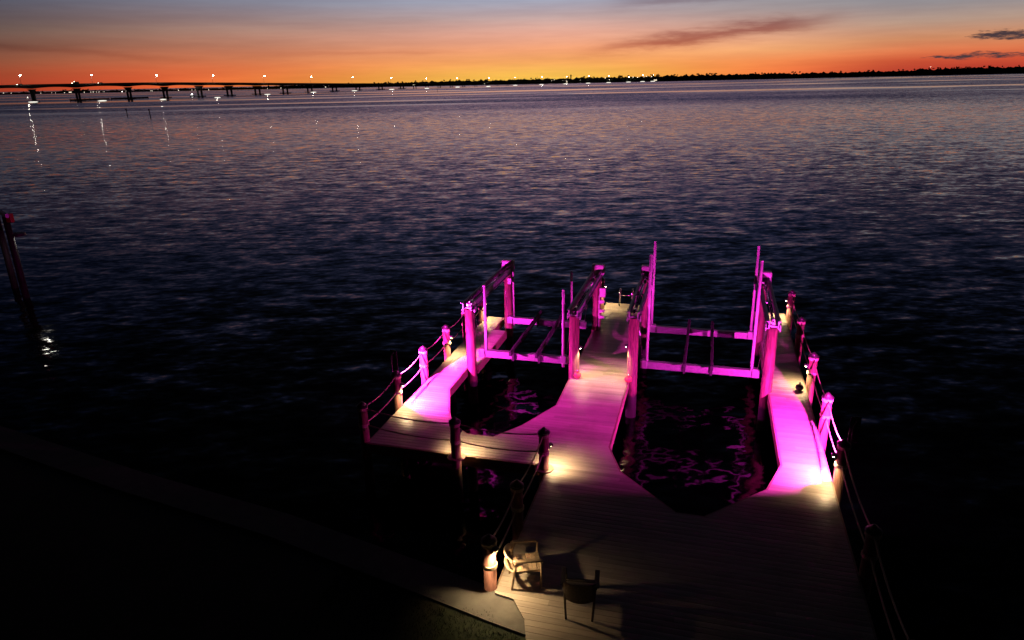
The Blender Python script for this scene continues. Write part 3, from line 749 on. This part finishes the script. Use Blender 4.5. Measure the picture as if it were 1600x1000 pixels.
# a few trees one can tell apart on the right
def far_tree(px, h, palm, label):
    a = sea(px, interp(VS, px)); a = a + a.normalized()*30
    o = thing('palm_tree' if palm else 'tree', label, 'tree', a + Vector((0,0,.8)), 0, 'taller trees on the far shore')
    MB().cyl((0,0,0), (0,0,h*.85), .35, .22, 7).build('trunk', M['trunk'], o)
    c = MB()
    if palm:
        for k in range(13):
            an = 2*PI*k/13 + random.uniform(-.2, .2); L = random.uniform(2.4, 3.4); d = Vector((math.cos(an), math.sin(an), 0)); s_ = Vector((-d.y, d.x, 0)); z = random.uniform(.1, 1.2)
            pts = [(d*(L*f) + Vector((0,0,h*.85 + z*math.sin(f*2.2)*1.4 - 2.0*f*f)), w_) for f, w_ in ((0, .1), (.35, .45), (.7, .4), (1, .05))]
            for (p0, w0), (p1, w1) in zip(pts, pts[1:]):
                c.b.faces.new([c.b.verts.new(q_) for q_ in (p0-s_*w0, p0+s_*w0, p1+s_*w1, p1-s_*w1)])
    else:
        c.b.free(); c = Blobs()
        for k in range(150):
            e = Vector((random.gauss(0, 1), random.gauss(0, 1), random.gauss(0, 1))); e.normalize(); e *= random.uniform(.4, 1)
            q_ = random.uniform(.35, .8); c.lump(Vector((e.x*h*.33, e.y*h*.33, h*.72 + e.z*h*.28)), (q_, q_, q_))
    c.build('crown', M['foliage'], o)
for px, h, pm, lab in [(1432, 15, True, 'small palm above the far right shore, left of the bushy tree'), (1500, 17, True, 'palm above the far right shore, left of the rounded crown'), (1512, 18, False, 'bushy tree rising above the far right treeline'),
                      (1521, 17.5, True, 'palm just right of the bushy tree on the far right shore'), (1545, 18.5, False, 'broad rounded tree highest on the far right shore'), (1028, 16, False, 'lone rounded tree above the middle of the far shore'),
                      (968, 15, False, 'rounded tree beside the brightest light on the far shore')]:
    far_tree(px, h, pm, lab)
# tower and masts
def shorept(px, back=25): a = sea(px, interp(VS, px)); return a + a.normalized()*back
tw = thing('tower', 'slim dark tower rising above the treeline beneath the yellow glow', 'tower', shorept(892) + Vector((0,0,1)), 0)
b = MB().cyl((0,0,0), (0,0,15), 1.5, 1.3, 10); b.cyl((0,0,15), (0,0,17), 2.0, 2.0, 10); b.build('shaft', M['wall'], tw); MB().cyl((0,0,17.05), (0,0,19.5), 1.6, .1, 10).build('roof', M['roof'], tw)
ms = thing('mast', 'thin radio mast on the far shore left of the tower', 'mast', shorept(840) + Vector((0,0,1)), 0)
MB().cyl((0,0,0), (0,0,17), .5, .15, 6).build('pole', M['pole'], ms)
# houses with lit fronts
for px, w_, lab in [(648, 11, 'far house with a lit front under the bridge lamps'), (759, 9, 'far lit house where the bridge nears the trees'), (888, 12, 'far lit house below the slim tower'), (1024, 8, 'rightmost far lit house near the lone rounded tree'), (110, 10, 'far lit house between the two left bridge piers')]:
    h_ = thing('house', lab, 'house', shorept(px, 3) + Vector((0,0,.9)), 0, 'lit houses on the far shore')
    MB().box((0, 4, 2), (w_, 7, 4)).build('wall', M['wall'], h_)
    MB().ribbon([[Vector((-w_/2-.5, .2, 4.0)), Vector((-w_/2-.5, 7.8, 4.0)), Vector((-w_/2-.5, 4, 6.2))], [Vector((w_/2+.5, .2, 4.0)), Vector((w_/2+.5, 7.8, 4.0)), Vector((w_/2+.5, 4, 6.2))]]).build('roof', M['roof'], h_)
    for k in (-1, 0, 1): MB().box((k*w_*.3, .46, 2.2), (w_*.2, .10, 1.3)).build('window', M['win'], h_)
# lights along the far shore
def shore_light(px, y, kind):
    hy = 125 - .0219*(px-800); v = interp(VS, px); z = CAM_H + (hy-y)/v*CAM_H; z = max(2.0, z)
    o = thing('shore_lamp', {'w': 'tiny white light on the dark far shore', 'b': 'bright white light on the far shore', 'r': 'tiny red light on the far shore below the yellow glow'}[kind], 'lamp', shorept(px, -1.5) + Vector((0,0,.2)), 0, {'w': 'small lights along the far shore', 'b': 'bright lights along the far shore', 'r': None}[kind])
    r = {'w': .52, 'b': .8, 'r': .5}[kind] * random.uniform(.75, 1.2)
    MB().cyl((0,0,-1), (0,0,z), .10, .08, 6).build('pole', M['pole'], o)
    l = MB(); l.ball((0,0,z), r, 2, (1.2, 1, .8)); l.build('lens', M[{'w': 'shorew', 'b': 'shoreb', 'r': 'shorer'}[kind]], o)
    return o
for px, y in [(6,145.5),(18,145.8),(64,147),(81,149),(87,147),(101,149),(132,148),(142,147.5),(146,148),(151,147.6),(155,147.8),(163,147),(197,147),(203,147),(236,146),(238,145),(279,145),(300,144.5),(305,144.4),(326,143.5),(400,138.5),(418,139),(439,139.5),(446,138.5),(509,136),(579,131),(666,131),(731,130),(862,126.5),(866,125),(879,126.2),(885,126),(894,126),(907,125.5),(912,125.6),(919,125.6),(925,125.5),(935,125),(946,122.2),(952,124.6),(989,120.8),(1006,120.3),(1010,119.6),(996,121),(1018,120),(1452,105)]:
    shore_light(px, y, 'w')
for px, y in ((191, 143.5), (982.5, 120.8)):
    o = shore_light(px, y, 'b')
    o['label'] = 'bright white light on the left far shore behind the bridge' if px < 500 else 'brightest white light of the far shore, right of the yellow glow'
shore_light(874, 126.4, 'r')

# ------------------------------------------------------------------ vehicles on the bridge, boat, markers
def vehicle(px, label, truck):
    zt = interp(ZT, px); j = min(range(len(BX)), key=lambda q_: abs(BX[q_]-px)); n = nrm(j)
    o = thing('truck' if truck else 'car', label, 'truck' if truck else 'car', sea(px, interp(VT, px), zt) + n*3.2, math.atan2(-n.x, n.y) + PI, None)
    b = MB()
    if truck: b.box((-.9, 0, 1.6), (3.9, 2.0, 2.0), None, .12); b.box((1.9, 0, 1.15), (1.9, 1.9, 1.3), None, .25); b.box((0, 0, .5), (5.4, 1.7, .3))
    else: b.box((0, 0, .75), (4.5, 1.8, .65), None, .15); b.box((-.3, 0, 1.3), (2.4, 1.6, .6), None, .22)
    b.build('body', M['car'], o)
    for x_ in ((-1.9, 1.9) if truck else (-1.4, 1.4)):
        for y_ in (-.95, .95): MB().cyl((x_, y_-.1, .42), (x_, y_+.1, .42), .42, .42, 14).build('wheel', M['housing'], o)
    e = 2.86 if truck else 2.26
    for y_ in (-.65, .65): MB().box((e, y_, 1.35 if truck else 1.0), (.2, .5, .32), None, .03).build('headlight', M['head'], o)
    if truck:
        MB().box((.9, 0, 2.66), (.3, 1.7, .14), None, .03).build('marker_light', M['head'], o)
vehicle(40, 'car with lit lamps on the bridge beneath the leftmost street lamp', False)
vehicle(126, 'dark box truck with a lit roof bar on the bridge above the second pier', True)
vehicle(165, 'car with lit lamps on the bridge right of the box truck', False)
bt = thing('boat', 'small dark motorboat with one white light just before the bridge', 'boat', sea(301, 15.5), .4)
b = MB(); b.ribbon([[Vector((-2.6, -1.1, 0)), Vector((-2.6, 1.1, 0)), Vector((-2.6, 1.2, .9)), Vector((-2.6, -1.2, .9))], [Vector((1, -1.0, 0)), Vector((1, 1.0, 0)), Vector((1, 1.2, 1.0)), Vector((1, -1.2, 1.0))], [Vector((3.2, -.1, .4)), Vector((3.2, .1, .4)), Vector((3.2, .15, 1.3)), Vector((3.2, -.15, 1.3))]])
b.build('hull', M['boat'], bt); b = MB().box((-.3, 0, 1.5), (1.8, 1.6, 1.0), None, .1); b.build('cabin', M['boat'], bt); l = MB(); l.cyl((-.3,0,1.9), (-.3,0,2.6), .05, .05, 6); l.build('light_mast', M['pole'], bt)
l = MB(); l.ball((-.3,0,2.7), .55, 2, (1.4, 1, .6)); l.build('anchor_light', M['shoreb'], bt)
by = thing('buoy', 'tiny lit buoy beyond the leftmost bridge pier', 'buoy', sea(43.5, 12.3), 0)
MB().cyl((0,0,-.4), (0,0,1.2), .7, .35, 12).build('float', M['boat'], by); l = MB(); l.ball((0,0,1.5), .5, 2); l.build('light', M['shorew'], by)
for px, yb, yt, lab in ((199, 180.5, 169.5, 'thin dark channel marker pile before the bridge, left of the pair'), (235, 182.5, 170, 'thin dark channel marker pile before the bridge, right of the pair'), (683.5, 143.5, 139.5, 'tiny dark marker pile before the low end of the bridge')):
    hy = 125 - .0219*(px-800); v = yb-hy; h = CAM_H*(1-(yt-hy)/v); o = thing('channel_marker', lab, 'channel marker', sea(px, v), 0, 'channel marker piles')
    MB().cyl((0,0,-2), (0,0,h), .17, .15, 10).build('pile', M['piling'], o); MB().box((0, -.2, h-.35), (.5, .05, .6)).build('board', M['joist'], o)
